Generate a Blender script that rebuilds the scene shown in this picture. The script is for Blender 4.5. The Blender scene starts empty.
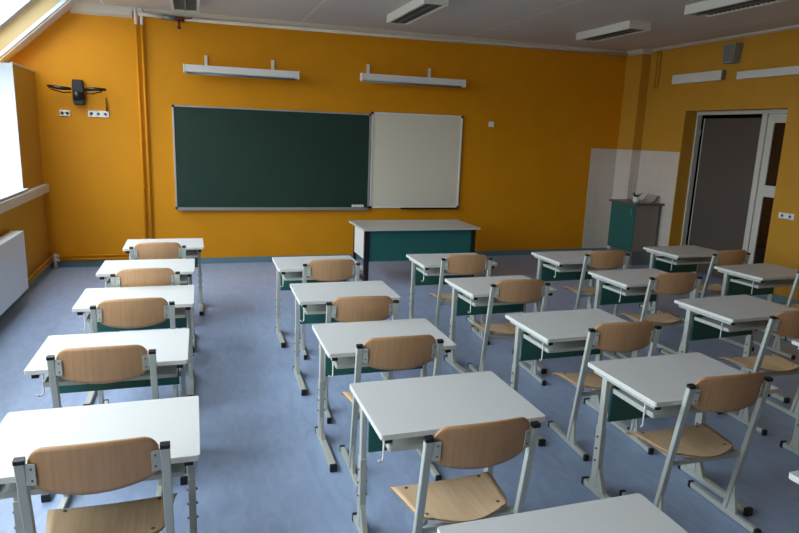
import bpy, bmesh, math, random
from mathutils import Vector, Matrix
random.seed(4)
sc = bpy.context.scene
COL = sc.collection

# ------------------------------------------------------------------ materials
def lin(c):
    return tuple(((v/255)/12.92 if v/255 <= .04045 else ((v/255+.055)/1.055)**2.4) for v in c) + (1,)
def mat(name, rgb, rough=.6, metal=0.0, spec=.5, noise=None, bump=None):
    m = bpy.data.materials.new(name); m.use_nodes = True
    nt = m.node_tree; b = nt.nodes['Principled BSDF']
    b.inputs['Roughness'].default_value = rough; b.inputs['Metallic'].default_value = metal
    b.inputs['Specular IOR Level'].default_value = spec
    c = lin(rgb); b.inputs['Base Color'].default_value = c
    tc = nt.nodes.new('ShaderNodeTexCoord')
    if noise:
        scale, amt = noise
        n = nt.nodes.new('ShaderNodeTexNoise'); n.inputs['Scale'].default_value = scale; n.inputs['Detail'].default_value = 4
        nt.links.new(tc.outputs['Object'], n.inputs['Vector'])
        r = nt.nodes.new('ShaderNodeValToRGB')
        r.color_ramp.elements[0].position = .3; r.color_ramp.elements[1].position = .7
        r.color_ramp.elements[0].color = tuple(v*(1-amt) for v in c[:3])+(1,)
        r.color_ramp.elements[1].color = tuple(min(1, v*(1+amt)) for v in c[:3])+(1,)
        nt.links.new(n.outputs['Fac'], r.inputs['Fac']); nt.links.new(r.outputs['Color'], b.inputs['Base Color'])
    if bump:
        n2 = nt.nodes.new('ShaderNodeTexNoise'); n2.inputs['Scale'].default_value = bump[0]
        nt.links.new(tc.outputs['Object'], n2.inputs['Vector'])
        bp = nt.nodes.new('ShaderNodeBump'); bp.inputs['Strength'].default_value = bump[1]; bp.inputs['Distance'].default_value = .01
        nt.links.new(n2.outputs['Fac'], bp.inputs['Height']); nt.links.new(bp.outputs['Normal'], b.inputs['Normal'])
    return m
def wood(name, rgb1, rgb2, rough=.38):
    m = bpy.data.materials.new(name); m.use_nodes = True
    nt = m.node_tree; b = nt.nodes['Principled BSDF']; b.inputs['Roughness'].default_value = rough
    tc = nt.nodes.new('ShaderNodeTexCoord'); mp = nt.nodes.new('ShaderNodeMapping')
    mp.inputs['Scale'].default_value = (38, 2.5, 2.2)
    n = nt.nodes.new('ShaderNodeTexNoise'); n.inputs['Scale'].default_value = 1.6; n.inputs['Detail'].default_value = 6
    n2 = nt.nodes.new('ShaderNodeTexNoise'); n2.inputs['Scale'].default_value = 7
    mx = nt.nodes.new('ShaderNodeMath'); mx.operation = 'ADD'
    ml = nt.nodes.new('ShaderNodeMath'); ml.operation = 'MULTIPLY'; ml.inputs[1].default_value = .45
    nt.links.new(tc.outputs['Object'], mp.inputs['Vector']); nt.links.new(mp.outputs['Vector'], n.inputs['Vector'])
    nt.links.new(tc.outputs['Object'], n2.inputs['Vector'])
    nt.links.new(n2.outputs['Fac'], ml.inputs[0]); nt.links.new(n.outputs['Fac'], mx.inputs[0]); nt.links.new(ml.outputs[0], mx.inputs[1])
    r = nt.nodes.new('ShaderNodeValToRGB')
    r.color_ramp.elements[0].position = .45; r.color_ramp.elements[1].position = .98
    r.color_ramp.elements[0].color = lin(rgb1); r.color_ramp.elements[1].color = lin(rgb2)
    nt.links.new(mx.outputs[0], r.inputs['Fac']); nt.links.new(r.outputs['Color'], b.inputs['Base Color'])
    return m
M = dict(
    orange=mat('front_wall_paint', (214,140,0), .6, spec=.3, noise=(3,.03), bump=(60,.05)),
    yellow=mat('side_wall_paint', (198,144,44), .6, spec=.3, noise=(3,.03), bump=(60,.05)),
    plaster=mat('white_plaster', (186,190,196), .6),
    white=mat('white_paint', (228,228,222), .4),
    cornice=mat('cornice_paint', (214,206,190), .5),
    ledge=mat('trunking_plastic', (214,205,186), .45),
    desk_top=mat('grey_white_laminate', (208,209,208), .42, noise=(160,.025)),
    desk_edge=mat('laminate_edge', (222,221,214), .45),
    frame=mat('grey_lacquered_steel', (186,190,182), .38, spec=.5),
    black=mat('black_plastic', (22,22,24), .4),
    teal=mat('teal_panel', (34,98,92), .5),
    teach_top=mat('grey_desk_laminate', (196,190,180), .4),
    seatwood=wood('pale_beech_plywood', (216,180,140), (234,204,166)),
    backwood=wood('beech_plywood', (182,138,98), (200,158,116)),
    plyedge=mat('plywood_edge', (176,134,92), .6, noise=(90,.12)),
    rivet=mat('dull_steel', (120,116,108), .35, metal=.8),
    green=mat('green_chalkboard', (16,48,34), .6, noise=(2.2,.08)),
    whiteboard=mat('whiteboard_enamel', (222,214,192), .28),
    alu=mat('brushed_aluminium', (190,190,188), .35, metal=.6),
    lamp=mat('lamp_housing_white', (226,224,216), .45),
    louvre=mat('louvre_grey', (128,134,132), .3, metal=.5),
    base=mat('teal_grey_skirting', (104,132,138), .5),
    radiator=mat('radiator_enamel', (226,232,234), .35),
    socket=mat('white_plastic', (232,232,226), .4),
    red=mat('red_valve', (96,26,20), .45),
    brown=mat('brown_plastic', (110,50,24), .5),
    door_grey=mat('grey_door_laminate', (84,75,68), .5, noise=(2,.04)),
    door_white=mat('door_frame_white', (206,202,190), .45),
    worktop=mat('cabinet_worktop', (92,88,84), .35),
    cab_grey=mat('cabinet_side_laminate', (140,128,116), .5),
    speaker=mat('speaker_grey', (140,146,138), .6),
    cloth=mat('speaker_cloth', (118,124,118), .9),
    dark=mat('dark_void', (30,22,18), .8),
    roofwin=mat('roof_window_frame', (176,182,188), .45),
    reveal=mat('roof_reveal_paint', (160,138,92), .6),
    plant=mat('dark_leaves', (30,36,20), .6),
)
tm = mat('white_wall_tiles', (214,200,184), .3); M['tile'] = tm
nt = tm.node_tree; b = nt.nodes['Principled BSDF']; tc = nt.nodes.new('ShaderNodeTexCoord'); sp = nt.nodes.new('ShaderNodeSeparateXYZ')
nt.links.new(tc.outputs['Object'], sp.inputs[0])
cb = nt.nodes.new('ShaderNodeCombineXYZ'); ad = nt.nodes.new('ShaderNodeMath'); ad.operation = 'ADD'
nt.links.new(sp.outputs[0], ad.inputs[0]); nt.links.new(sp.outputs[1], ad.inputs[1]); nt.links.new(ad.outputs[0], cb.inputs[0]); nt.links.new(sp.outputs[2], cb.inputs[1])
bk = nt.nodes.new('ShaderNodeTexBrick'); bk.offset = 0; bk.inputs['Scale'].default_value = 1
bk.inputs['Brick Width'].default_value = .2; bk.inputs['Row Height'].default_value = .2; bk.inputs['Mortar Size'].default_value = .0025
bk.inputs['Color1'].default_value = lin((214,201,186)); bk.inputs['Color2'].default_value = lin((211,199,184)); bk.inputs['Mortar'].default_value = lin((196,184,170))
nt.links.new(cb.outputs[0], bk.inputs['Vector']); nt.links.new(bk.outputs['Color'], b.inputs['Base Color'])
# floor: blue linoleum with soft marbling and a satin sheen
fm = mat('blue_linoleum', (128,146,182), .33, spec=.5); M['floor'] = fm
nt = fm.node_tree; b = nt.nodes['Principled BSDF']; tc = nt.nodes.new('ShaderNodeTexCoord')
n1 = nt.nodes.new('ShaderNodeTexNoise'); n1.inputs['Scale'].default_value = 14; n1.inputs['Detail'].default_value = 8; n1.inputs['Distortion'].default_value = 1.2
mp = nt.nodes.new('ShaderNodeMapping'); mp.inputs['Scale'].default_value = (1, .35, 1)
nt.links.new(tc.outputs['Object'], mp.inputs['Vector']); nt.links.new(mp.outputs['Vector'], n1.inputs['Vector'])
r = nt.nodes.new('ShaderNodeValToRGB'); r.color_ramp.elements[0].position=.32; r.color_ramp.elements[1].position=.7
r.color_ramp.elements[0].color = lin((146,166,200)); r.color_ramp.elements[1].color = lin((162,182,214))
nt.links.new(n1.outputs['Fac'], r.inputs['Fac']); nt.links.new(r.outputs['Color'], b.inputs['Base Color'])
n3 = nt.nodes.new('ShaderNodeTexNoise'); n3.inputs['Scale'].default_value = 3
rr = nt.nodes.new('ShaderNodeMapRange'); rr.inputs['To Min'].default_value=.28; rr.inputs['To Max'].default_value=.42
nt.links.new(tc.outputs['Object'], n3.inputs['Vector']); nt.links.new(n3.outputs['Fac'], rr.inputs['Value']); nt.links.new(rr.outputs['Result'], b.inputs['Roughness'])
# ceiling: off-white panels with thin cover-strip joints
cm = mat('ceiling_panels', (206,200,192), .7); M['ceiling'] = cm
nt = cm.node_tree; b = nt.nodes['Principled BSDF']; tc = nt.nodes.new('ShaderNodeTexCoord'); sp = nt.nodes.new('ShaderNodeSeparateXYZ')
nt.links.new(tc.outputs['Object'], sp.inputs[0])
def mth(op, a, bb):
    k = nt.nodes.new('ShaderNodeMath'); k.operation = op
    for i, v in enumerate((a, bb)):
        if isinstance(v, (int, float)): k.inputs[i].default_value = v
        else: nt.links.new(v, k.inputs[i])
    return k.outputs[0]
jx = mth('LESS_THAN', mth('MODULO', mth('ADD', sp.outputs[0], 11.03), 2.5), .018)
jy = mth('LESS_THAN', mth('MODULO', mth('ADD', sp.outputs[1], 10.0), 1.2), .0)
jj = mth('MAXIMUM', jx, jy)
mix = nt.nodes.new('ShaderNodeMix'); mix.data_type='RGBA'
mix.inputs['A'].default_value = lin((206,200,192)); mix.inputs['B'].default_value = lin((236,232,226))
nt.links.new(jj, mix.inputs['Factor']); nt.links.new(mix.outputs['Result'], b.inputs['Base Color'])

def glassmat(name, tint, haze, hazecol, gloss=.06):
    m = bpy.data.materials.new(name); m.use_nodes = True; nt = m.node_tree; nt.nodes.clear()
    o = nt.nodes.new('ShaderNodeOutputMaterial'); t = nt.nodes.new('ShaderNodeBsdfTransparent'); t.inputs[0].default_value = tint+(1,)
    g = nt.nodes.new('ShaderNodeBsdfGlossy'); g.inputs['Roughness'].default_value = .03
    d = nt.nodes.new('ShaderNodeBsdfDiffuse'); d.inputs[0].default_value = hazecol
    a = nt.nodes.new('ShaderNodeMixShader'); a.inputs[0].default_value = haze
    c = nt.nodes.new('ShaderNodeMixShader'); c.inputs[0].default_value = gloss
    nt.links.new(t.outputs[0], a.inputs[1]); nt.links.new(d.outputs[0], a.inputs[2])
    nt.links.new(a.outputs[0], c.inputs[1]); nt.links.new(g.outputs[0], c.inputs[2]); nt.links.new(c.outputs[0], o.inputs[0])
    return m
M['glass'] = glassmat('window_glass', (.96,.98,.98), 0, (1,1,1,1), .05)
#M['acrylic'] = glassmat('clear_acrylic', (.96,.96,.96), .10, lin((214,198,188)), .06)
M['darkglass'] = glassmat('brown_door_glass', (.35,.25,.2), .35, lin((60,32,22)), .08)

# ------------------------------------------------------------------ mesh helpers
class MB:
    def __init__(s): s.bm = bmesh.new()
    def _xf(s, vs, mtx):
        if mtx is not None: bmesh.ops.transform(s.bm, matrix=mtx, verts=vs)
    def box(s, x0, x1, y0, y1, z0, z1, bev=0, mtx=None, mi=0):
        r = bmesh.ops.create_cube(s.bm, size=1); vs = r['verts']
        for v in vs:
            v.co = Vector((x0+(v.co.x+.5)*(x1-x0), y0+(v.co.y+.5)*(y1-y0), z0+(v.co.z+.5)*(z1-z0)))
        fs = list({f for v in vs for f in v.link_faces})
        for f in fs: f.material_index = mi
        if bev:
            es = list({e for v in vs for e in v.link_edges})
            rr = bmesh.ops.bevel(s.bm, geom=es, offset=bev, segments=2, affect='EDGES', profile=.6)
            vs = list({v for f in rr['faces'] for v in f.verts} | {v for v in vs if v.is_valid})
        s._xf(vs, mtx); return s
    def prism(s, pts, axis, a0, a1, mi=0, bev=0, mtx=None):
        """extrude a 2-D outline along axis (0,1,2); pts are the other two coords in order"""
        def P(p, a):
            l = list(p); l.insert(axis, a); return Vector(l)
        A = [s.bm.verts.new(P(p, a0)) for p in pts]; B = [s.bm.verts.new(P(p, a1)) for p in pts]
        n = len(pts); fs = [s.bm.faces.new(A), s.bm.faces.new(B[::-1])]
        for i in range(n): fs.append(s.bm.faces.new((A[i], A[(i+1)%n], B[(i+1)%n], B[i])))
        for f in fs: f.material_index = mi
        bmesh.ops.recalc_face_normals(s.bm, faces=fs)
        vs = A+B
        if bev:
            es = list({e for f in fs[:2] for e in f.edges})
            rr = bmesh.ops.bevel(s.bm, geom=es, offset=bev, segments=1, affect='EDGES')
            vs = list({v for f in rr['faces'] for v in f.verts} | {v for v in vs if v.is_valid})
        s._xf(vs, mtx); return s
    def tube(s, pts, r, seg=10, mi=0, prof=None):
        """sweep a circle (or a rectangular profile (w,h)) along a polyline"""
        pts = [Vector(p) for p in pts]; rings = []
        up0 = None
        for i, p in enumerate(pts):
            if i == 0: d = pts[1]-p
            elif i == len(pts)-1: d = p-pts[i-1]
            else: d = (pts[i+1]-p).normalized()+(p-pts[i-1]).normalized()
            d.normalize()
            ref = Vector((1,0,0)) if abs(d.x) < .9 else Vector((0,1,0))
            if up0 is not None: ref = up0
            side = (ref - d*ref.dot(d)).normalized(); up0 = side
            oth = d.cross(side)
            if prof:
                w, h = prof; c = min(w, h)*.2
                q = [(w-c,h),(w,h-c),(w,-h+c),(w-c,-h),(-w+c,-h),(-w,-h+c),(-w,h-c),(-w+c,h)]
                ring = [s.bm.verts.new(p+side*a+oth*b_) for a, b_ in q]
            else:
                rad = r[i] if isinstance(r, (list, tuple)) else r
                ring = [s.bm.verts.new(p+side*math.cos(2*math.pi*k/seg)*rad+oth*math.sin(2*math.pi*k/seg)*rad) for k in range(seg)]
            rings.append(ring)
        fs = []
        for a, b_ in zip(rings, rings[1:]):
            n = len(a)
            for k in range(n): fs.append(s.bm.faces.new((a[k], a[(k+1)%n], b_[(k+1)%n], b_[k])))
        fs.append(s.bm.faces.new(rings[0][::-1])); fs.append(s.bm.faces.new(rings[-1]))
        for f in fs: f.material_index = mi; f.smooth = prof is None and len(f.verts) == 4
        bmesh.ops.recalc_face_normals(s.bm, faces=fs)
        return s
    def lathe(s, prof, c=(0,0,0), seg=20, mi=0):
        rings = []
        for rad, z in prof:
            rings.append([s.bm.verts.new(Vector((c[0]+rad*math.cos(2*math.pi*k/seg), c[1]+rad*math.sin(2*math.pi*k/seg), c[2]+z))) for k in range(seg)])
        fs = []
        for a, b_ in zip(rings, rings[1:]):
            for k in range(seg): fs.append(s.bm.faces.new((a[k], a[(k+1)%seg], b_[(k+1)%seg], b_[k])))
        for f in fs: f.smooth = True
        fs.append(s.bm.faces.new(rings[0][::-1])); fs.append(s.bm.faces.new(rings[-1]))
        for f in fs: f.material_index = mi
        bmesh.ops.recalc_face_normals(s.bm, faces=fs)
        return s
    def build(s, name, mats, parent=None, label=None):
        me = bpy.data.meshes.new(name); s.bm.to_mesh(me); s.bm.free()
        for m in (mats if isinstance(mats, (list, tuple)) else [mats]): me.materials.append(M[m])
        o = bpy.data.objects.new(name, me); COL.objects.link(o)
        if parent: o.parent = parent
        if label: o['label'] = label
        return o
def thing(name, label, cat, loc=(0,0,0), rz=0, group=None):
    o = bpy.data.objects.new(name, None); COL.objects.link(o); o.location = loc; o.rotation_euler = (0,0,rz)
    o.empty_display_size = .1
    o['label'] = label; o['category'] = cat
    if group: o['group'] = group
    return o
def tag(o, label, cat, group=None):
    o['label'] = label; o['category'] = cat
    if group: o['group'] = group
    return o
def struct(o, cat=None):
    o['kind'] = 'structure'; return o
def copy_tree(o, parent=None):
    c = o.copy(); COL.objects.link(c); c.parent = parent
    for ch in list(o.children): copy_tree(ch, c)
    return c

# ------------------------------------------------------------------ room constants
YW, XL, XR, XP = 9.255, -1.87, 7.06, 6.89      # front wall, left wall, right wall, pier face
YB = -2.6                                       # wall behind
ZC = 3.385                                       # ceiling
ZL = 2.53                                       # top of the window wall
XO = -2.24                                      # outer window plane
XE = XO+(ZC-ZL)/.924                            # ceiling edge where the slope starts
struct(MB().box(XO-.1, 8.4, YB-.1, YW+.1, -.1, 0).build('floor', 'floor'))
struct(MB().box(XE, 8.4, YB-.1, YW+.1, ZC, ZC+.12).build('ceiling', 'ceiling'))
# front wall (a pentagon following the sloping roof)
struct(MB().prism([(XO-.12,0),(XR+.3,0),(XR+.3,ZC+.1),(XE,ZC+.1),(XO-.12,ZL+.02)], 1, YW, YW+.2).build('wall_front', 'orange'))
# wall behind the camera
struct(MB().prism([(XO-.12,0),(XR+.3,0),(XR+.3,ZC+.1),(XE,ZC+.1),(XO-.12,ZL+.02)], 1, YB-.2, YB).build('wall_back', 'yellow'))
# window wall: parapet below, piers between the openings
wins = [(5.3, 8.2), (1.9, 4.9), (-.4, 1.4)]
m = MB(); m.box(XO, XL, YB, YW, 0, 1.13)
m.box(XO, XL, 8.2, YW, 1.13, ZL); m.box(XO, XL, 4.9, 5.3, 1.13, ZL); m.box(XO, XL, 1.4, 1.9, 1.13, ZL); m.box(XO, XL, YB, -.4, 1.13, ZL)
struct(m.build('wall_left', 'yellow'))
m = MB()
for a, b_ in wins:
    m.box(XO+.04, XL+.003, b_-.012, b_+.002, 1.13, ZL); m.box(XO+.04, XL+.003, a-.002, a+.012, 1.13, ZL)
struct(m.build('trim_1', 'plaster'))
m = MB(); m.box(XO, XL+.006, YB, YW-.002, ZL, ZL+.015)
for i, (a, b_) in enumerate(wins):
    f = MB(); x0, x1 = XO+.0, XO+.06
    f.box(x0,x1,a,a+.07,1.13,ZL); f.box(x0,x1,b_-.07,b_,1.13,ZL); f.box(x0,x1,a+.07,b_-.07,1.13,1.2); f.box(x0,x1,a+.07,b_-.07,ZL-.07,ZL)
    n = 3 if b_-a > 2 else 2
    for k in range(1,n):
        y = a+(b_-a)*k/n; f.box(x0,x1,y-.05,y+.05,1.2,ZL-.07)
    o = struct(f.build('window_%d'%(i+1), 'white'))
    MB().box(XO+.025, XO+.031, a+.05, b_-.05, 1.18, ZL-.05).build('glass_pane', 'glass', o)
struct(MB().box(XL-.02, XL+.004, 8.2, YW-.002, ZL-.012, ZL+.012).build('trim_2', 'ledge'))
m.bm.free()
# sills + cable trunking
for i, (a, b_) in enumerate(wins):
    struct(MB().box(XO+.06, XL+.055, a-.03, b_+.03, 1.13, 1.155, bev=.006).build('trim_%d'%(i+3), 'plaster'))
struct(MB().box(XL, XL+.07, YB+.05, YW-.02, 1.02, 1.122, bev=.006).build('trim_9', 'ledge'))
# sloping roof with skylights
slope = math.atan(.924)
def roofbox(mb, s0, s1, y0, y1, t0, t1):
    """s along the slope from the eave, t outward"""
    d = Vector((math.cos(slope), 0, math.sin(slope))); n = Vector((-math.sin(slope), 0, math.cos(slope)))
    o = Vector((XO, 0, ZL+.015)); c = []
    mtx = Matrix(((d.x,0,n.x,o.x),(0,1,0,0),(d.z,0,n.z,o.z),(0,0,0,1)))
    mb.box(s0, s1, y0, y1, t0, t1, mtx=mtx)
SL = (ZC-ZL)/math.sin(slope)
m = MB()
bars = [(8.97, YW), (YB, 1.2)]
for a, b_ in bars: roofbox(m, 0, SL+.1, a, b_, 0, .4)
roofbox(m, 0, .05, 1.2, 8.97, 0, .4); roofbox(m, SL-.04, SL+.1, 1.2, 8.97, 0, .4)
struct(m.build('ceiling.001', 'white'))
# skylight frames: mullions between the roof lights, and inner yellow reveal
edges = [8.97, 7.95, 6.6, 5.25, 3.9, 2.55, 1.2]
for i in range(len(edges)-1):
    b_, a = edges[i], edges[i+1]
    f = MB()
    roofbox(f, .05, SL-.04, a+(.0), a+.05, .0, .32)
    roofbox(f, .05, SL-.04, b_-.05 if i else b_-.03, b_, .0 if i else .02, .06 if i==0 else .32)
    roofbox(f, .05, SL-.04, a+.05, a+.09, .22, .30); roofbox(f, .05, SL-.04, b_-.09, b_-.05, .22, .30)
    roofbox(f, .05, .1, a+.09, b_-.09, .22, .30); roofbox(f, SL-.09, SL-.04, a+.09, b_-.09, .22, .30)
    o = struct(f.build('window_%d'%(i+4), 'roofwin'))
    g = MB(); roofbox(g, .06, SL-.05, a+.05, b_-.05, .255, .262); g.build('glass_pane', 'glass', o)
struct(MB().box(6.378, 6.385, YW-.008, YW, .086, 1.806).build('trim_11', 'ledge'))
rv = MB(); roofbox(rv, .05, SL-.04, 8.955, 8.969, .065, .4); struct(rv.build('trim_6', 'reveal'))
# right wall with door recess, pier in the corner
DY0, DY1, DZ = 6.20, 7.95, 2.41
m = MB(); m.box(XR, XR+.3, YB, DY0, 0, ZC); m.box(XR, XR+.3, DY1, YW, 0, ZC); m.box(XR, XR+.3, DY0, DY1, DZ, ZC)
struct(m.build('wall_right', 'yellow'))
struct(MB().box(XP, XR, 8.86, YW, 0, ZC).build('wall_corner', 'yellow'))
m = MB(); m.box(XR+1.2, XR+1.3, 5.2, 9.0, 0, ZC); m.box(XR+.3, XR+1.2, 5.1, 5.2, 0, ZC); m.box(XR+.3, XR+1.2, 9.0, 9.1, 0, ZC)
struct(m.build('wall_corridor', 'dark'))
# cornices
m = MB(); m.prism([(YW,ZC),(YW-.05,ZC),(YW-.04,ZC-.05),(YW,ZC-.075)], 0, -.70, XP)
m.prism([(YW,ZC),(YW-.06,ZC),(YW-.06,ZC-.10),(YW,ZC-.13)], 0, XE-.10, -.70)
m.prism([(8.86,ZC),(8.81,ZC),(8.82,ZC-.05),(8.86,ZC-.075)], 0, XP-.03, XR)
struct(m.build('trim_7', 'cornice'))
m = MB(); m.prism([(XR,ZC),(XR-.06,ZC),(XR-.05,ZC-.025),(XR,ZC-.04)], 1, YB, 8.81)
m.prism([(XP,ZC),(XP-.05,ZC),(XP-.04,ZC-.05),(XP,ZC-.075)], 1, 8.81, YW-.05)
struct(m.build('trim_8', 'cornice'))
# skirting boards
struct(MB().box(XL+.012, XP-.012, YW-.012, YW, 0, .085, bev=.003).build('baseboard_front', 'base'))
struct(MB().box(XL, XL+.012, YB, YW, 0, .085, bev=.003).build('baseboard_left', 'base'))
m = MB(); m.box(XR-.012, XR, YB, DY0, 0, .085); m.box(XR-.012, XR, DY1, 8.86, 0, .085); m.box(XP-.012, XP, 8.86, YW, 0, .085)
struct(m.build('baseboard_right', 'base'))

# ------------------------------------------------------------------ doors
xf = XR+.22
fr = MB()
fr.box(xf,xf+.08,DY1-.025,DY1,0,DZ); fr.box(xf,xf+.08,DY0,DY0+.05,0,DZ); fr.box(xf,xf+.08,DY0+.05,DY1-.025,DZ-.05,DZ)
fr.box(xf-.01,xf+.08,6.68,6.76,0,DZ-.05)
dr = struct(fr.build('door_1', 'door_white'))
dlf = MB().box(xf+.05, xf+.09, 6.77, 7.83, .01, DZ-.10, bev=.003).build('door_leaf', 'door_grey', dr, 'plain grey door leaf')
MB().box(xf+.045, xf+.092, 7.831, 7.842, .01, DZ-.10).build('edge_strip', 'door_white', dlf)
for z in (.3, 2.05): MB().tube([(xf+.03, 7.875, z), (xf+.03, 7.875, z+.1)], .012).build('hinge', 'alu', dr)
lf = MB()
y0, y1 = DY0+.05, 6.675
lf.box(xf+.01,xf+.05,y1-.1,y1,.01,DZ-.055); lf.box(xf+.01,xf+.05,y0,y0+.09,.01,DZ-.055)
lf.box(xf+.01,xf+.05,y0+.09,y1-.1,DZ-.17,DZ-.055); lf.box(xf+.01,xf+.05,y0+.09,y1-.1,1.27,1.42); lf.box(xf+.01,xf+.05,y0+.09,y1-.1,.01,.2)
side = lf.build('side_leaf', 'door_white', dr, 'white leaf with two dark glass panes')
for z0, z1 in ((.2,1.27),(1.42,DZ-.17)):
    MB().box(xf+.026,xf+.032,y0+.088,y1-.098,z0,z1).build('glass_pane', 'darkglass', side)

# ------------------------------------------------------------------ student desk
def make_desk():
    t = thing('school_desk', '', 'desk', group='school desks')
    w, d, H = .38, .278, .727
    m = MB(); r = .012; q = []
    for cx, cy, a0 in ((w-r,d-r,0),(-w+r,d-r,90),(-w+r,-d+r,180),(w-r,-d+r,270)):
        for k in range(4):
            a = math.radians(a0+k*30); q.append((cx+r*math.cos(a), cy+r*math.sin(a)))
    m.prism(q, 2, H-.024, H, bev=.0015)
    for f in m.bm.faces: f.material_index = 0 if f.normal.z > .9 else 1
    m.build('tabletop', ['desk_top','desk_edge'], t)
    for s in (-1, 1):
        x = s*.338
        lg = MB()
        # upper post, lower sleeve, gusset, foot bar
        lg.box(x-.013, x+.013, .130, .170, .36, H-.05, bev=.004)
        lg.box(x-.016, x+.016, .125, .175, .04, .40, bev=.004)
        lg.prism([(.127,.035),(.06,.035),(.118,.16),(.127,.16)], 0, x-.012, x+.012)
        lg.prism([(.172,.035),(.195,.035),(.178,.09),(.172,.09)], 0, x-.012, x+.012)
        lg.box(x-.019, x+.019, -.245, .235, .006, .04, bev=.005)
        leg = lg.build('leg', 'frame', t)
        for y0, y1 in ((-.262,-.238),(.228,.25)):
            MB().box(x-.021, x+.021, y0, y1, 0, .043, bev=.004).build('foot_cap', 'black', leg, 'black plastic foot cap')
        for z in (.2, .27, .34): MB().tube([(x-.024, .15, z), (x+.024, .15, z)], .006, 8).build('bolt', 'rivet', leg)
        rl = MB(); rl.box(x-.016, x+.016, -.245, .245, H-.052, H-.025, bev=.003)
        rail = rl.build('support_rail', 'frame', t)
        MB().box(x-.0165, x+.0165, -.252, -.244, H-.053, H-.0245, bev=.002).build('end_cap', 'black', rail, 'black plastic end cap')
    # book shelf, thin steel tray under the top
    m = MB(); m.box(-.315, .315, -.20, .112, .612, .622); m.box(-.315, .315, -.205, -.193, .606, .628, bev=.003); m.box(-.32,-.31,-.2,.112,.606,.632, bev=.002); m.box(.31,.32,-.2,.112,.606,.632, bev=.002)
    m.build('book_shelf', 'frame', t)
    m = MB(); m.box(-.318, .318, .118, .134, .435, .64, bev=.003); m.build('modesty_panel', 'teal', t, 'teal front panel')
    for s in (-1,):
        x = s*.328
        h = MB(); h.tube([(x,-.15,.676),(x,-.15,.56),(x+s*.004,-.155,.547),(x+s*.014,-.162,.542),(x+s*.024,-.17,.548),(x+s*.028,-.173,.558)], .0042, 8)
        h.build('bag_hook', 'desk_edge', t, 'white bent-wire bag hook')
    return t

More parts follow.
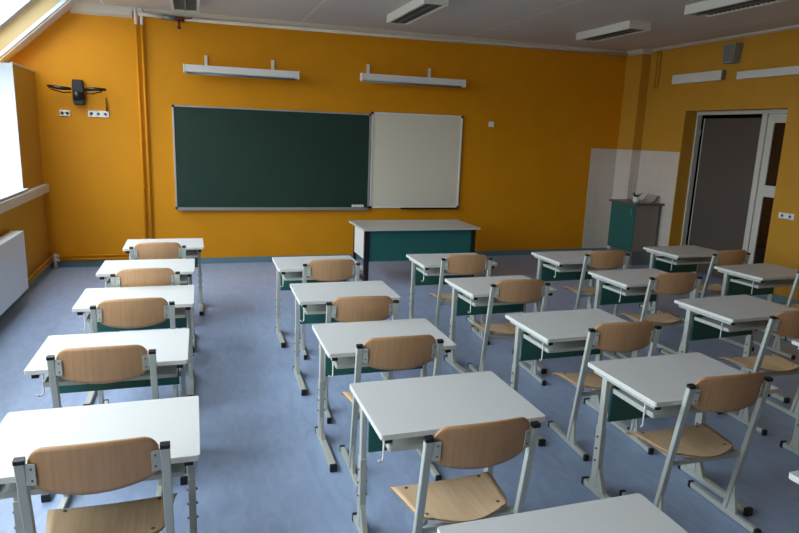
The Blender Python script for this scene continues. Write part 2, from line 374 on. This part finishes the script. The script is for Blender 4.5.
# ------------------------------------------------------------------ student chair (origin on the floor under the top of the back)
def make_chair():
    t = thing('school_chair', '', 'chair', group='school chairs')
    X = .228
    for s in (-1, 1):
        x = s*X
        m = MB()
        m.tube([(x,0,.81),(x,.13,.03)], 0, prof=(.016,.013))
        m.box(x-.014, x+.014, -.075, .38, .006, .036, bev=.004)
        m.prism([(.125,.034),(.055,.034),(.092,.2),(.10,.2)], 0, x-.008, x+.008)
        sf = m.build('side_frame', 'frame', t)
        for y0, y1 in ((-.09,-.07),(.375,.395)):
            MB().box(x-.0155, x+.0155, y0, y1, 0, .039, bev=.003).build('foot_cap', 'black', sf, 'black plastic foot cap')
        c = MB(); c.tube([(x,.0005,.803),(x,-.001,.818)], 0, prof=(.0172,.0142)); c.build('top_cap', 'black', sf, 'black plastic cap on the upright')
        # seat support arm reaching forward from the upright
        m = MB(); m.tube([(x,.085,.372),(x-s*.012,.10,.372),(s*.17,.13,.372),(s*.165,.37,.372)], 0, prof=(.010,.010))
        m.build('seat_arm', 'frame', t)
    m = MB(); m.tube([(-X+.01,.086,.366),(X-.01,.086,.366)], 0, prof=(.009,.013)) ; m.build('crossbar', 'frame', t)
    # seat: trapezoid plywood shell with rounded rear corners and a waterfall front
    m = MB(); nx, ny = 17, 15
    def seat_pt(u, v):
        # u -1..1 across, v 0 rear .. 1 front
        y = .082+v*.325
        hw = .200+.048*v
        rr = .07
        if v*.325 < rr:
            k = 1-v*.325/rr; hw -= rr*(1-math.sqrt(max(0, 1-k*k)))*.8
        if (1-v)*.325 < .02:
            k = 1-(1-v)*.325/.02; hw -= .02*(1-math.sqrt(max(0,1-k*k)))
        x = u*hw; y -= .042*(1-u*u)*(1-v)**1.5
        z = .396 + .012*abs(u)**2.2*(1-.5*v) - .010*math.sin(v*math.pi)*(1-u*u)
        z += -.03*max(0,(v-.82)/.18)**2 + .008*max(0,(.25-v)/.25)**2
        return x, y, z
    vs = [1-math.cos(j/(ny-1)*math.pi/2) if False else j/(ny-1) for j in range(ny)]
    vs = [0,.015,.04,.08,.13,.2,.3,.42,.55,.67,.78,.86,.92,.965,1]
    T = [[m.bm.verts.new(Vector(seat_pt(-1+2*i/(nx-1), v))) for i in range(nx)] for v in vs]
    Bt = [[m.bm.verts.new(p.co-Vector((0,0,.010))) for p in row] for row in T]
    def shell(m, T, Bt):
        R, Cn = len(T), len(T[0])
        for j in range(R-1):
            for i in range(Cn-1):
                a = m.bm.faces.new((T[j][i],T[j][i+1],T[j+1][i+1],T[j+1][i])); a.smooth = True
                a = m.bm.faces.new((Bt[j][i],Bt[j+1][i],Bt[j+1][i+1],Bt[j][i+1])); a.smooth = True
        ring = [(0,i) for i in range(Cn)]+[(j,Cn-1) for j in range(1,R)]+[(R-1,i) for i in range(Cn-2,-1,-1)]+[(j,0) for j in range(R-2,0,-1)]
        for k in range(len(ring)):
            a, b_ = ring[k], ring[(k+1)%len(ring)]
            f = m.bm.faces.new((T[a[0]][a[1]],Bt[a[0]][a[1]],Bt[b_[0]][b_[1]],T[b_[0]][b_[1]])); f.material_index = 1
        bmesh.ops.recalc_face_normals(m.bm, faces=m.bm.faces)
    shell(m, T, Bt)
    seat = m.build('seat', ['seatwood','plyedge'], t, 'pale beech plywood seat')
    for u, v in ((-.78,.2),(.78,.2),(-.74,.82),(.74,.82)):
        x, y, z = seat_pt(u, v); MB().lathe([(.0075,-.002),(.0075,.0025),(.004,.0035)], (x,y,z), 10).build('rivet', 'rivet', seat)
    # backrest
    m = MB(); nx = 25
    us = [-1,-.985,-.96,-.92,-.86,-.78,-.68,-.55,-.4,-.2,0,.2,.4,.55,.68,.78,.86,.92,.96,.985,1]
    vs = [0,.1,.22,.36,.5,.64,.78,.9,1]
    T = []
    for v in vs:
        row = []
        for u in us:
            rr = .055; hw = .208
            top = .850 + .012*(1-u*u); bot = .664 + .036*u*u
            e = (1-abs(u))*hw
            if e < rr:
                k = 1-e/rr; top -= rr*(1-math.sqrt(max(0,1-k*k)))*1.15
                bot += rr*(1-math.sqrt(max(0,1-k*k)))*.55
            z = bot+(top-bot)*v
            y = .010 - (z-.75)*.10 - .034*(1-u*u)
            row.append(m.bm.verts.new(Vector((u*hw, y, z))))
        T.append(row)
    Bt = [[m.bm.verts.new(p.co+Vector((0,.010,.0))) for p in row] for row in T]
    shell(m, T, Bt)
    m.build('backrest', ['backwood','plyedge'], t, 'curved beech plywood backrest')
    for s in (-1, 1):
        m = MB()
        m.box(-.020, .020, -.002, .002, -.042, .042, bev=.0015, mtx=Matrix.Translation((s*.200, -.002, .757)) @ Matrix.Rotation(math.radians(6), 4, 'X') @ Matrix.Rotation(math.radians(s*12), 4, 'Z'))
        br = m.build('bracket', 'frame', t)
        for z in (.735,.78):
            m = MB(); m.lathe([(.004,0),(.004,.003),(.002,.004)], (0,0,0), 8)
            bmesh.ops.transform(m.bm, matrix=Matrix.Translation((s*.194,-.005-(z-.757)*.1,z)) @ Matrix.Rotation(math.radians(90),4,'X'), verts=m.bm.verts)
            m.build('screw', 'rivet', br)
    return t

colname = {1:'in the leftmost column beside the windows', 2:'in the second column from the windows', 3:'in the middle column of the room', 4:'in the fourth column from the windows', 5:'in the rightmost column near the door'}
desks = {
 (1,0):(-.389,2.531,0),(1,1):(-.437,3.57,-.5),(1,2):(-.405,4.686,-.4),(1,3):(-.399,5.722,-.4),(1,4):(-.309,6.846,.3),
 (2,-1):(1.065,1.34,.0),(2,0):(1.066,2.516,.1),(2,1):(1.054,3.493,-.6),(2,2):(1.07,4.593,-1.1),(2,3):(1.06,5.681,-.5),
 (3,-1):(2.475,1.315,0),(3,0):(2.413,2.521,-.1),(3,1):(2.40,3.478,.6),(3,2):(2.392,4.579,1.3),(3,3):(2.398,5.658,-1),
 (4,-1):(3.962,2.58,.0),(4,0):(3.938,3.605,2.5),(4,1):(3.865,4.656,1.5),(4,2):(3.809,5.617,.3),
 (5,0):(5.365,4.681,3.5),(5,1):(5.369,5.761,2.2)}
dl = {
 (1,0):'nearest the camera, at lower left', (1,1):'second from the camera', (1,2):'third from the camera, its middle desk', (1,3):'fourth from the camera', (1,4):'farthest one, closest to the orange wall',
 (2,-1):'cut off by the bottom photo edge', (2,0):'large in the photo centre foreground', (2,1):'third from the board', (2,2):'second from the board', (2,3):'farthest one, just left of the teacher desk',
 (3,-1):'just a corner showing at the lower right edge', (3,0):'large at lower right', (3,1):'third from the board', (3,2):'second from the board', (3,3):'farthest one, in front of the teacher desk',
 (4,-1):'just a corner showing at the right edge', (4,0):'second nearest, third from the front wall', (4,1):'second from the front wall', (4,2):'farthest one, nearest the front wall',
 (5,0):'nearer of the two there', (5,1):'farther one, beside the grey door'}
proto = make_desk(); first = True
for k, (x, y, a) in desks.items():
    o = proto if first else copy_tree(proto); first = False
    o.location = (x, y, 0); o.rotation_euler = (0, 0, math.radians(a))
    o['label'] = 'school desk '+{1:'in the leftmost column', 2:'in the second column', 3:'in the middle column', 4:'in the fourth column', 5:'in the rightmost column'}[k[0]]+', '+dl[k]
chairs = {
 (1,0):(-.366,2.265,0),(1,1):(-.468,3.32,-1.5),(1,2):(-.40,4.25,2),(1,3):(-.384,5.17,2),(1,4):(-.35,6.346,1),
 (2,0):(1.065,2.083,1.5),(2,1):(1.069,3.17,-1),(2,2):(1.08,4.047,-3),(2,3):(1.128,5.32,-3),
 (3,0):(2.495,2.27,-1.6),(3,1):(2.545,3.15,-4),(3,2):(2.456,4.34,-4),(3,3):(2.449,5.38,-6),
 (4,0):(3.998,3.15,-3),(4,1):(3.975,4.34,-6),(4,2):(4.037,5.40,-5),
 (5,0):(5.65,4.35,0),(5,1):(5.51,5.25,1)}
cl = {
 (1,0):'plywood chair at the leftmost-column desk nearest the camera, largest at lower left',
 (1,1):'plywood chair in the leftmost column, second from the camera',
 (1,2):'plywood chair in the leftmost column, third from the camera',
 (1,3):'plywood chair in the leftmost column, fourth from the camera',
 (1,4):'plywood chair in the leftmost column, farthest, by the orange wall',
 (2,0):'plywood chair at the large centre foreground desk, its whole seat in view',
 (2,1):'plywood chair in the second column, second from the camera',
 (2,2):'plywood chair in the second column, third from the camera',
 (2,3):'plywood chair in the second column, farthest, left of the teacher desk',
 (3,0):'plywood chair at the large lower right desk, nearest in the middle column',
 (3,1):'plywood chair in the middle column, second from the camera',
 (3,2):'plywood chair in the middle column, third from the camera',
 (3,3):'plywood chair in the middle column, farthest, before the teacher desk',
 (4,0):'plywood chair in the fourth column, cut off by the right edge of photo',
 (4,1):'plywood chair in the fourth column, middle of its three',
 (4,2):'plywood chair in the fourth column, farthest from the camera',
 (5,0):'plywood chair in the rightmost column, mostly beyond the right photo edge',
 (5,1):'plywood chair in the rightmost column, far one, before the grey door'}
proto = make_chair(); first = True
for k, (x, y, a) in chairs.items():
    o = proto if first else copy_tree(proto); first = False
    o.location = (x*.9693, y*.9693, 0); o.rotation_euler = (0, 0, math.radians(a)); o['label'] = cl[k]

# ------------------------------------------------------------------ teacher's desk
t = thing('teacher_desk', 'wide teacher desk with grey top and teal front panel below the board', 'desk', (2.79, 7.915, 0))
MB().box(-.80,.80,-.405,.405,.716,.742,bev=.003).build('tabletop','teach_top',t)
for s in (-1,1):
    x = s*.735
    p = MB(); p.box(x-.03,x+.03,-.34,-.28,.0,.716,bev=.004); p.build('leg','black',t,'black steel leg')
    p = MB(); p.box(x-.02,x+.02,.27,.31,.0,.716,bev=.004); p.box(x-.02,x+.02,-.28,.27,.04,.07,bev=.003); p.build('leg','black',t,'black rear leg with floor rail')
    MB().box(x-.012,x+.012,-.28,.27,.33,.715).build('side_panel','white',t,'white side panel')
MB().box(-.705,.705,-.325,-.307,.31,.714,bev=.002).build('modesty_panel','teal',t,'teal front panel')

# ------------------------------------------------------------------ boards
def board(name, label, x0, x1, z0, z1, surf, tray, sd):
    t = thing(name, label, 'board', ((x0+x1)/2, YW, z0)); w = (x1-x0)/2; h = z1-z0
    MB().box(-w+.012,w-.012,-.03,-.001,.012,h-.012).build('writing_surface', surf, t)
    m = MB()
    m.box(-w,-w+.022,-.04,-.001,0,h,bev=.003); m.box(w-.022,w,-.04,-.001,0,h,bev=.003)
    m.box(-w+.022,w-.022,-.04,-.001,0,.022,bev=.003); m.box(-w+.022,w-.022,-.04,-.001,h-.022,h,bev=.003)
    m.build('frame', 'alu' if surf=='green' else 'white', t)
    for sx in (-1,1):
        for z in (0,h-.03): MB().box(sx*(w-.012)-.018, sx*(w-.012)+.018, -.044,-.002,z-.002,z+.032,bev=.004).build('corner_cap', 'black', t)
    m = MB(); a, b_ = tray; m.prism([(-.10,0),(-.04,0),(-.04,-.012),(-.095,-.012),(-.11,.012),(-.105,.014)], 0, a, b_); m.build('tray', sd, t)
    return t
board('chalkboard', 'large dark green chalkboard in a thin metal frame on the orange wall', -.255, 2.515, .79, 2.195, 'green', (-1.36, 1.36), 'alu')
board('whiteboard', 'whiteboard joined to the right end of the green chalkboard', 2.527, 3.985, .80, 2.225, 'whiteboard', (-.25, .70), 'black')
t = thing('board_eraser', 'pale board eraser on the chalkboard tray, at its right end', 'eraser', (2.33, YW-.075, .806))
MB().box(-.09,.09,-.025,.023,.018,.05,bev=.008).build('handle','white',t)
MB().box(-.088,.088,-.023,.021,.0,.018,bev=.002).build('felt_pad','speaker',t)

# ------------------------------------------------------------------ board lights
def board_light(label, x0, x1, z, br):
    t = thing('board_light', label, 'lamp', ((x0+x1)/2, YW, z), group='board lights'); w = (x1-x0)/2
    m = MB(); m.prism([(-.30,.0),(-.20,-.02),(-.20,.085),(-.30,.085)], 0, -w+.02, w-.02, bev=.004); m.build('housing','lamp',t)
    MB().box(-w,-w+.02,-.305,-.195,-.02,.09,bev=.004).build('end_cap','lamp',t); MB().box(w-.02,w,-.305,-.195,-.02,.09,bev=.004).build('end_cap','lamp',t)
    m = MB(); m.tube([(-w+.05,-.245,-.022),(w-.05,-.245,-.022)], .013); m.build('lamp_tube','louvre',t)
    for bx in br:
        m = MB(); m.box(bx-.02,bx+.02,-.02,.003,.02,.24,bev=.003); m.box(bx-.017,bx+.017,-.21,-.02,.05,.075,bev=.003)
        m.build('bracket','lamp',t)
board_light('slim white lamp bracketed over the green chalkboard', -.095, 1.41, 2.62, (-.46,.43))
board_light('slim white lamp bracketed over the whiteboard', 2.29, 3.89, 2.655, (-.63,.32))

# ------------------------------------------------------------------ small fittings on the front wall
t = thing('wall_bracket', 'black wall bracket with two folded arms, near the left window corner', 'bracket', (-1.38, YW, 2.14))
m = MB(); m.prism([(-.055,0),(.06,0),(.07,.05),(.06,.27),(.05,.31),(-.055,.31),(-.065,.26),(-.065,.05)], 1, -.09, 0, bev=.008); m.build('mount','black',t)
for s in (-1,1):
    m = MB(); m.tube([(s*.07,-.11,.19),(s*.20,-.15,.20 if s>0 else .195),(s*.335,-.12,.20 if s>0 else .215)], [.018,.026,.016], 10)
    m.tube([(s*.07,-.1,.15),(s*.16,-.14,.14),(s*.29,-.12,.175)], .009, 8); m.build('arm','black',t)
m = MB(); m.tube([(0,-.13,.06),(0,-.13,.16)], .05, 16); m.build('swivel','black',t)
def socket(name, label, x, z, w, h, n, cat, y=YW, rz=0):
    t = thing(name, label, cat, (x, y, z), rz)
    MB().box(-w/2,w/2,-.018,0,-h/2,h/2,bev=.004).build('plate','socket',t)
    for k in range(n):
        cx = -w/2+w*(k+.5)/n
        m = MB(); m.lathe([(.021,0),(.021,.004),(.017,.004),(.016,-.004)],(0,0,0),16); bmesh.ops.transform(m.bm, matrix=Matrix.Translation((cx,-.018,0))@Matrix.Rotation(math.radians(90),4,'X'), verts=m.bm.verts)
        m.build('outlet','ledge',t)
    return t
socket('wall_socket', 'small white double socket under the black wall bracket', -1.56, 2.03, .12, .075, 2, 'socket')
socket('wall_socket', 'long white triple socket strip right of the small socket', -1.165, 2.035, .25, .08, 3, 'socket')
t = thing('antenna', 'thin brown stick antenna standing on the triple socket strip', 'antenna', (-1.06, YW-.03, 2.076))
m = MB(); m.tube([(0,0,0),(0,0,.06),(-.004,0,.17)], [.012,.01,.005], 8); m.build('rod','brown',t)
t = thing('wall_switch', 'tiny white switch alone on the orange wall right of the boards', 'switch', (4.49, YW, 2.12))
MB().box(-.045,.045,-.016,0,-.04,.04,bev=.004).build('plate','socket',t); MB().box(-.018,.028,-.022,-.015,-.02,.02,bev=.003).build('button','white',t)
tag(MB().box(-1.725,-1.695,YW-.012,YW,2.33,2.352,bev=.003).build('wall_plug','black'), 'tiny black plug in the wall left of the black bracket', 'plug')
sw = socket('wall_socket', 'pale double socket on the right wall, right of the doorway', XR, 1.07, .22, .075, 2, 'socket')
sw.location = (XR, 5.97, 1.085); sw.rotation_euler = (0,0,math.radians(-90))

# ------------------------------------------------------------------ pipes
for i, (x, lb) in enumerate(((-.655,'orange painted heating riser pipe, left of the pair'), (-.585,'orange painted heating riser pipe, right of the pair'))):
    z1 = ZC-.0 if i == 0 else ZC
    t = thing('riser_pipe', lb, 'pipe', (x, YW-.04, .13), group='riser pipes')
    m = MB(); m.tube([(0,0,0 if i==0 else -.04),(0,0,3.05)], .016, 12); m.build('pipe','orange',t)
    m = MB(); m.tube([(0,0,3.05),(0,0,3.27)], .0185, 12); m.build('sleeve','white',t,'white upper end of the pipe')
    m = MB()
    for z in (.95+.03*i*-1, 1.55+.0*i): m.tube([(0,0,z),(0,0,z+.025)], .022, 12); m.tube([(0,.0,z+.012),(0,.04,z+.012)], .006, 8)
    m.build('clip','orange',t)
t = thing('heating_pipe', 'white pipe with grey joint running right under the ceiling cornice', 'pipe', (0, YW-.075, 3.285))
m = MB(); m.tube([(-.62,-.02,.02),(-.45,0,.02),(-.33,0,.012)], .028, 12); m.tube([(-.15,0,.0),(XP-.06,0,.035)], .022, 12); m.build('pipe','cornice',t)
m = MB(); m.tube([(-.33,0,.01),(-.15,0,.0)], .033, 12); m.build('joint','louvre',t,'grey threaded joint')
m = MB(); m.tube([(-.17,-.0,0),(-.06,0,.0)], .03, 12); m.tube([(-.13,-.02,0),(-.13,-.035,-.10)], .014, 8); m.tube([(-.19,-.04,-.0),(-.02,-.05,.01),(.04,-.05,.02)], .010, 8); m.lathe([(.012,-.13),(.026,-.12),(.026,-.10),(.012,-.09)],(-.13,-.035,0),12)
m.build('valve','red',t,'dark red valve with lever')
for z, lb in ((.165,'upper orange heating pipe above the skirting of the front wall'),(.115,'lower orange heating pipe above the skirting of the front wall')):
    m = MB(); m.tube([(XL+.09,YW-.045,z),(-.60 if z<.14 else -.655,YW-.045,z)], .013, 10)
    tag(m.build('floor_pipe','orange'), lb, 'pipe', 'floor pipes')
for z, lb in ((.17,'upper yellow heating pipe along the window wall to the radiator'),(.12,'lower yellow heating pipe along the window wall to the radiator')):
    m = MB(); m.tube([(XL+.05,YW-.09,z),(XL+.05,7.5,z)], .013, 10)
    tag(m.build('floor_pipe','yellow'), lb, 'pipe', 'floor pipes')
t = thing('pipe_elbow', 'pale metal valve elbow on the pipes in the front left corner', 'valve', (XL+.08, YW-.07, 0))
m = MB(); m.tube([(0,0,.03),(0,0,.2)], .02, 10); m.tube([(-.03,0,.17),(.05,0,.17)],.019,10); m.tube([(-.03,0,.115),(.05,0,.115)],.019,10); m.lathe([(.03,0),(.03,.02)],(0,0,.0),12); m.build('fitting','ledge',t)

# radiator
t = thing('radiator', 'white panel radiator on the window wall under the trunking', 'radiator', (XL+.03, 5.8, .16))
m = MB(); m.box(.075,.115,0,1.62,0,.62,bev=.008); m.box(0,.03,0,1.62,.01,.61,bev=.006); m.build('panel','radiator',t)
m = MB()
for k in range(40): m.box(.03,.075,.02+k*.04,.028+k*.04,.03,.585)
m.build('convector_fins','radiator',t)
m = MB(); m.box(-.0,.118,-.006,1.626,.60,.626,bev=.004); m.box(.0,.118,1.60,1.626,.0,.60,bev=.003); m.build('cover','radiator',t)
for y in (.25,1.37):
    MB().box(-.03,.0,y,y+.04,.1,.5).build('wall_mount','radiator',t)

# ------------------------------------------------------------------ ceiling lights
def ceiling_light(label, x0, x1, y0, y1, hh=.095):
    t = thing('ceiling_light', label, 'lamp', ((x0+x1)/2,(y0+y1)/2,ZC), group='ceiling lights'); w=(x1-x0)/2; l=(y1-y0)/2
    m = MB(); m.box(-w,-w+.03,-l,l,-hh,0); m.box(w-.03,w,-l,l,-hh,0); m.box(-w+.03,w-.03,-l,-l+.012,-hh,0); m.box(-w+.03,w-.03,l-.012,l,-hh,0); m.box(-w+.03,w-.03,-l+.012,l-.012,-.02,0)
    m.build('housing','lamp',t)
    m = MB(); n = int((y1-y0)/.06)
    for k in range(1,n): m.box(-w+.035,w-.035,-l+k*.06-.002,-l+k*.06+.002,-hh+.006,-hh+.045)
    m.box(-.008,.008,-l+.015,l-.015,-hh+.004,-hh+.05)
    m.build('louvre','louvre',t)
    for s in (-1,1):
        m = MB(); m.tube([(s*w*.45,-l+.04,-.035),(s*w*.45,l-.04,-.035)], .013, 10); m.build('lamp_tube','socket',t)
ceiling_light('ceiling lamp at the photo top left, above the riser pipes', -.20, .12, 7.25, 8.6)
ceiling_light('ceiling lamp at the photo top centre, above the whiteboard', 2.38, 2.66, 6.72, 8.1)
ceiling_light('ceiling lamp near the far right corner, whole in view', 5.14, 5.46, 6.92, 8.08)
ceiling_light('ceiling lamp at the photo top right, cut by the frame', 5.10, 5.42, 4.7, 5.95)

# ------------------------------------------------------------------ right wall fittings
def wall_lamp(label, y0, y1, z0, z1):
    t = thing('wall_lamp', label, 'lamp', (XR,(y0+y1)/2,z0), group='wall lamps'); l=(y1-y0)/2; h=z1-z0
    MB().box(-.075,-.002,-l,l,0,h,bev=.006).build('housing','lamp',t)
    MB().box(-.07,-.005,-l-.012,-l,.006,h-.006).build('end_cap','louvre',t); MB().box(-.07,-.005,l,l+.012,.006,h-.006).build('end_cap','louvre',t)
wall_lamp('white box lamp high on the right wall, nearer the corner pier', 7.28, 8.24, 2.81, 2.945)
wall_lamp('white box lamp high on the right wall, cut by the photo edge', 5.6, 7.01, 2.80, 2.90)
t = thing('loudspeaker', 'small grey loudspeaker under the ceiling above the doorway', 'speaker', (XR, 7.14, 3.02))
m = MB(); m.prism([(-.11,.25),(.11,.25),(.08,.0),(-.08,.0)], 0, -.14, .002, bev=.006); m.build('cabinet','speaker',t)
m = MB(); m.prism([(-.09,.23),(.09,.23),(.065,.02),(-.065,.02)], 0, -.146, -.139); m.build('grille','cloth',t)
m = MB(); m.tube([(XR-.02,8.70,ZC-.02),(XR-.02,8.70,2.78)], .013, 8); m.tube([(XR-.02,8.62,ZC-.02),(XR-.02,8.62,2.78),(XR-.02,8.70,2.78)], .013, 8)
tag(m.build('wall_pipe','yellow'), 'pair of yellow pipes ending below the ceiling beside the corner pier', 'pipe')

# white tiled splash area wrapping the washing corner
m = MB(); m.box(6.385, XP-.004, YW-.006, YW, .086, 1.80); m.box(XP-.006, XP, 8.862, YW-.006, .086, 1.80)
m.box(XP-.006, XR, 8.854, 8.86, .086, 1.80); m.box(XR-.006, XR, DY1+.012, 8.854, .086, 1.80)
struct(m.build('trim_10', 'tile'))
# cabinet
t = thing('base_cabinet', 'teal and grey base cabinet in the tiled corner left of the doorway', 'cabinet', (6.79, 8.47, 0))
m = MB(); m.box(-.235,.19,-.30,.32,.22,.96); m.build('body','cab_grey',t)
m = MB(); m.box(-.252,-.237,-.295,.315,.225,.955,bev=.003); dd = m.build('door','teal',t,'teal cabinet door')
m = MB(); m.tube([(-.254,-.22,.80),(-.27,-.22,.80),(-.27,-.22,.90),(-.254,-.22,.90)], .005, 8); m.build('handle','alu',dd)
m = MB(); m.box(-.20,.18,-.27,.30,0,.22); m.build('plinth','louvre',t)
m = MB(); m.box(-.285,.265,-.33,.35,.96,.992,bev=.005); m.build('worktop','worktop',t)
t = thing('plant_pot', 'small white pot with a dark plant on the cabinet worktop', 'plant', (6.64, 8.32, .992))
MB().lathe([(.035,0),(.045,.02),(.05,.09),(.046,.09),(.043,.07)],(0,0,0),16).build('pot','socket',t)
m = MB()
for k in range(9):
    a = k*.7; l = .05+.02*(k%3); m.tube([(0,0,.06),(math.cos(a)*.02,math.sin(a)*.02,.1),(math.cos(a)*l,math.sin(a)*l,.12+.02*(k%3))],[.006,.012,.003],6)
m.build('leaves','plant',t)
t = thing('paper_sheet', 'pale paper sheet curling up against the wall on the cabinet', 'paper', (6.86, 8.36, .998))
m = MB(); T = []
for j in range(8):
    s = j/7; x = -.16+s*.28; z = .004+.11*max(0,(s-.5)/.5)**2.2
    T.append([m.bm.verts.new(Vector((x, y, z+.008*math.sin(y*20)))) for y in (-.12,-.04,.04,.12)])
fs=[]
for j in range(7):
    for i in range(3): fs.append(m.bm.faces.new((T[j][i],T[j][i+1],T[j+1][i+1],T[j+1][i])))
for f in fs: f.smooth=True
bmesh.ops.solidify(m.bm, geom=m.bm.faces[:], thickness=.003)
m.build('sheet','socket',t)

# ------------------------------------------------------------------ light: overcast sky through the windows
w = bpy.data.worlds.new('overcast_sky'); sc.world = w; w.use_nodes = True
nt = w.node_tree; bg = nt.nodes['Background']
tc = nt.nodes.new('ShaderNodeTexCoord'); sp = nt.nodes.new('ShaderNodeSeparateXYZ'); nt.links.new(tc.outputs['Generated'], sp.inputs[0])
r = nt.nodes.new('ShaderNodeValToRGB'); nt.links.new(sp.outputs[2], r.inputs['Fac'])
e = r.color_ramp.elements; e[0].position = 0; e[0].color = (.62,.70,.80,1); e[1].position = 1; e[1].color = (.92,.97,1.0,1)
g = nt.nodes.new('ShaderNodeMath'); g.operation='GREATER_THAN'; g.inputs[1].default_value = -.02; nt.links.new(sp.outputs[2], g.inputs[0])
mx = nt.nodes.new('ShaderNodeMix'); mx.data_type='RGBA'; mx.inputs['A'].default_value = (.20,.21,.20,1)
nt.links.new(g.outputs[0], mx.inputs['Factor']); nt.links.new(r.outputs['Color'], mx.inputs['B'])
nt.links.new(mx.outputs['Result'], bg.inputs['Color']); bg.inputs['Strength'].default_value = 11.2
def portal(name, loc, rot, sx, sy):
    L = bpy.data.lights.new(name, 'AREA'); L.shape='RECTANGLE'; L.size=sx; L.size_y=sy; L.cycles.is_portal=True
    o = bpy.data.objects.new(name, L); COL.objects.link(o); o.location=loc; o.rotation_euler=rot
yc, yl = (8.2-.4)/2, 8.2+.4
portal('window_portal', (XO-.05, yc, (1.13+ZL)/2), (0, math.radians(-90), 0), ZL-1.13, yl+.2)
dm = Vector((XO,0,ZL))+Vector((math.cos(slope),0,math.sin(slope)))*SL/2+Vector((-math.sin(slope),0,math.cos(slope)))*.42
portal('skylight_portal', (dm.x, 5.08, dm.z), (0, -slope+0.0, 0), SL+.1, 7.9)

# ------------------------------------------------------------------ camera
cam = bpy.data.cameras.new('camera'); co = bpy.data.objects.new('camera', cam); COL.objects.link(co); sc.camera = co
yaw, pitch, roll, f = math.radians(18.2502), math.radians(11.9027), math.radians(2.0883), 628.63
F = Vector((math.sin(yaw)*math.cos(pitch), math.cos(yaw)*math.cos(pitch), -math.sin(pitch)))
R0 = Vector((math.cos(yaw), -math.sin(yaw), 0)); U0 = R0.cross(F)
R = R0*math.cos(roll)+U0*math.sin(roll); U = -R0*math.sin(roll)+U0*math.cos(roll)
co.matrix_world = Matrix(((R.x,U.x,-F.x,0),(R.y,U.y,-F.y,0),(R.z,U.z,-F.z,1.9201),(0,0,0,1)))
cam.sensor_fit = 'HORIZONTAL'; cam.sensor_width = 36; cam.lens = f/799*36; cam.clip_start = .02
vs = sc.view_settings; vs.view_transform = 'Standard'; vs.look = 'None'; vs.gamma = 1; vs.use_curve_mapping = False; vs.exposure = 0.0
sc.render.film_transparent = False
try:
    sc.cycles.max_bounces = 10; sc.cycles.diffuse_bounces = 6; sc.cycles.sample_clamp_indirect = 8
except Exception: pass
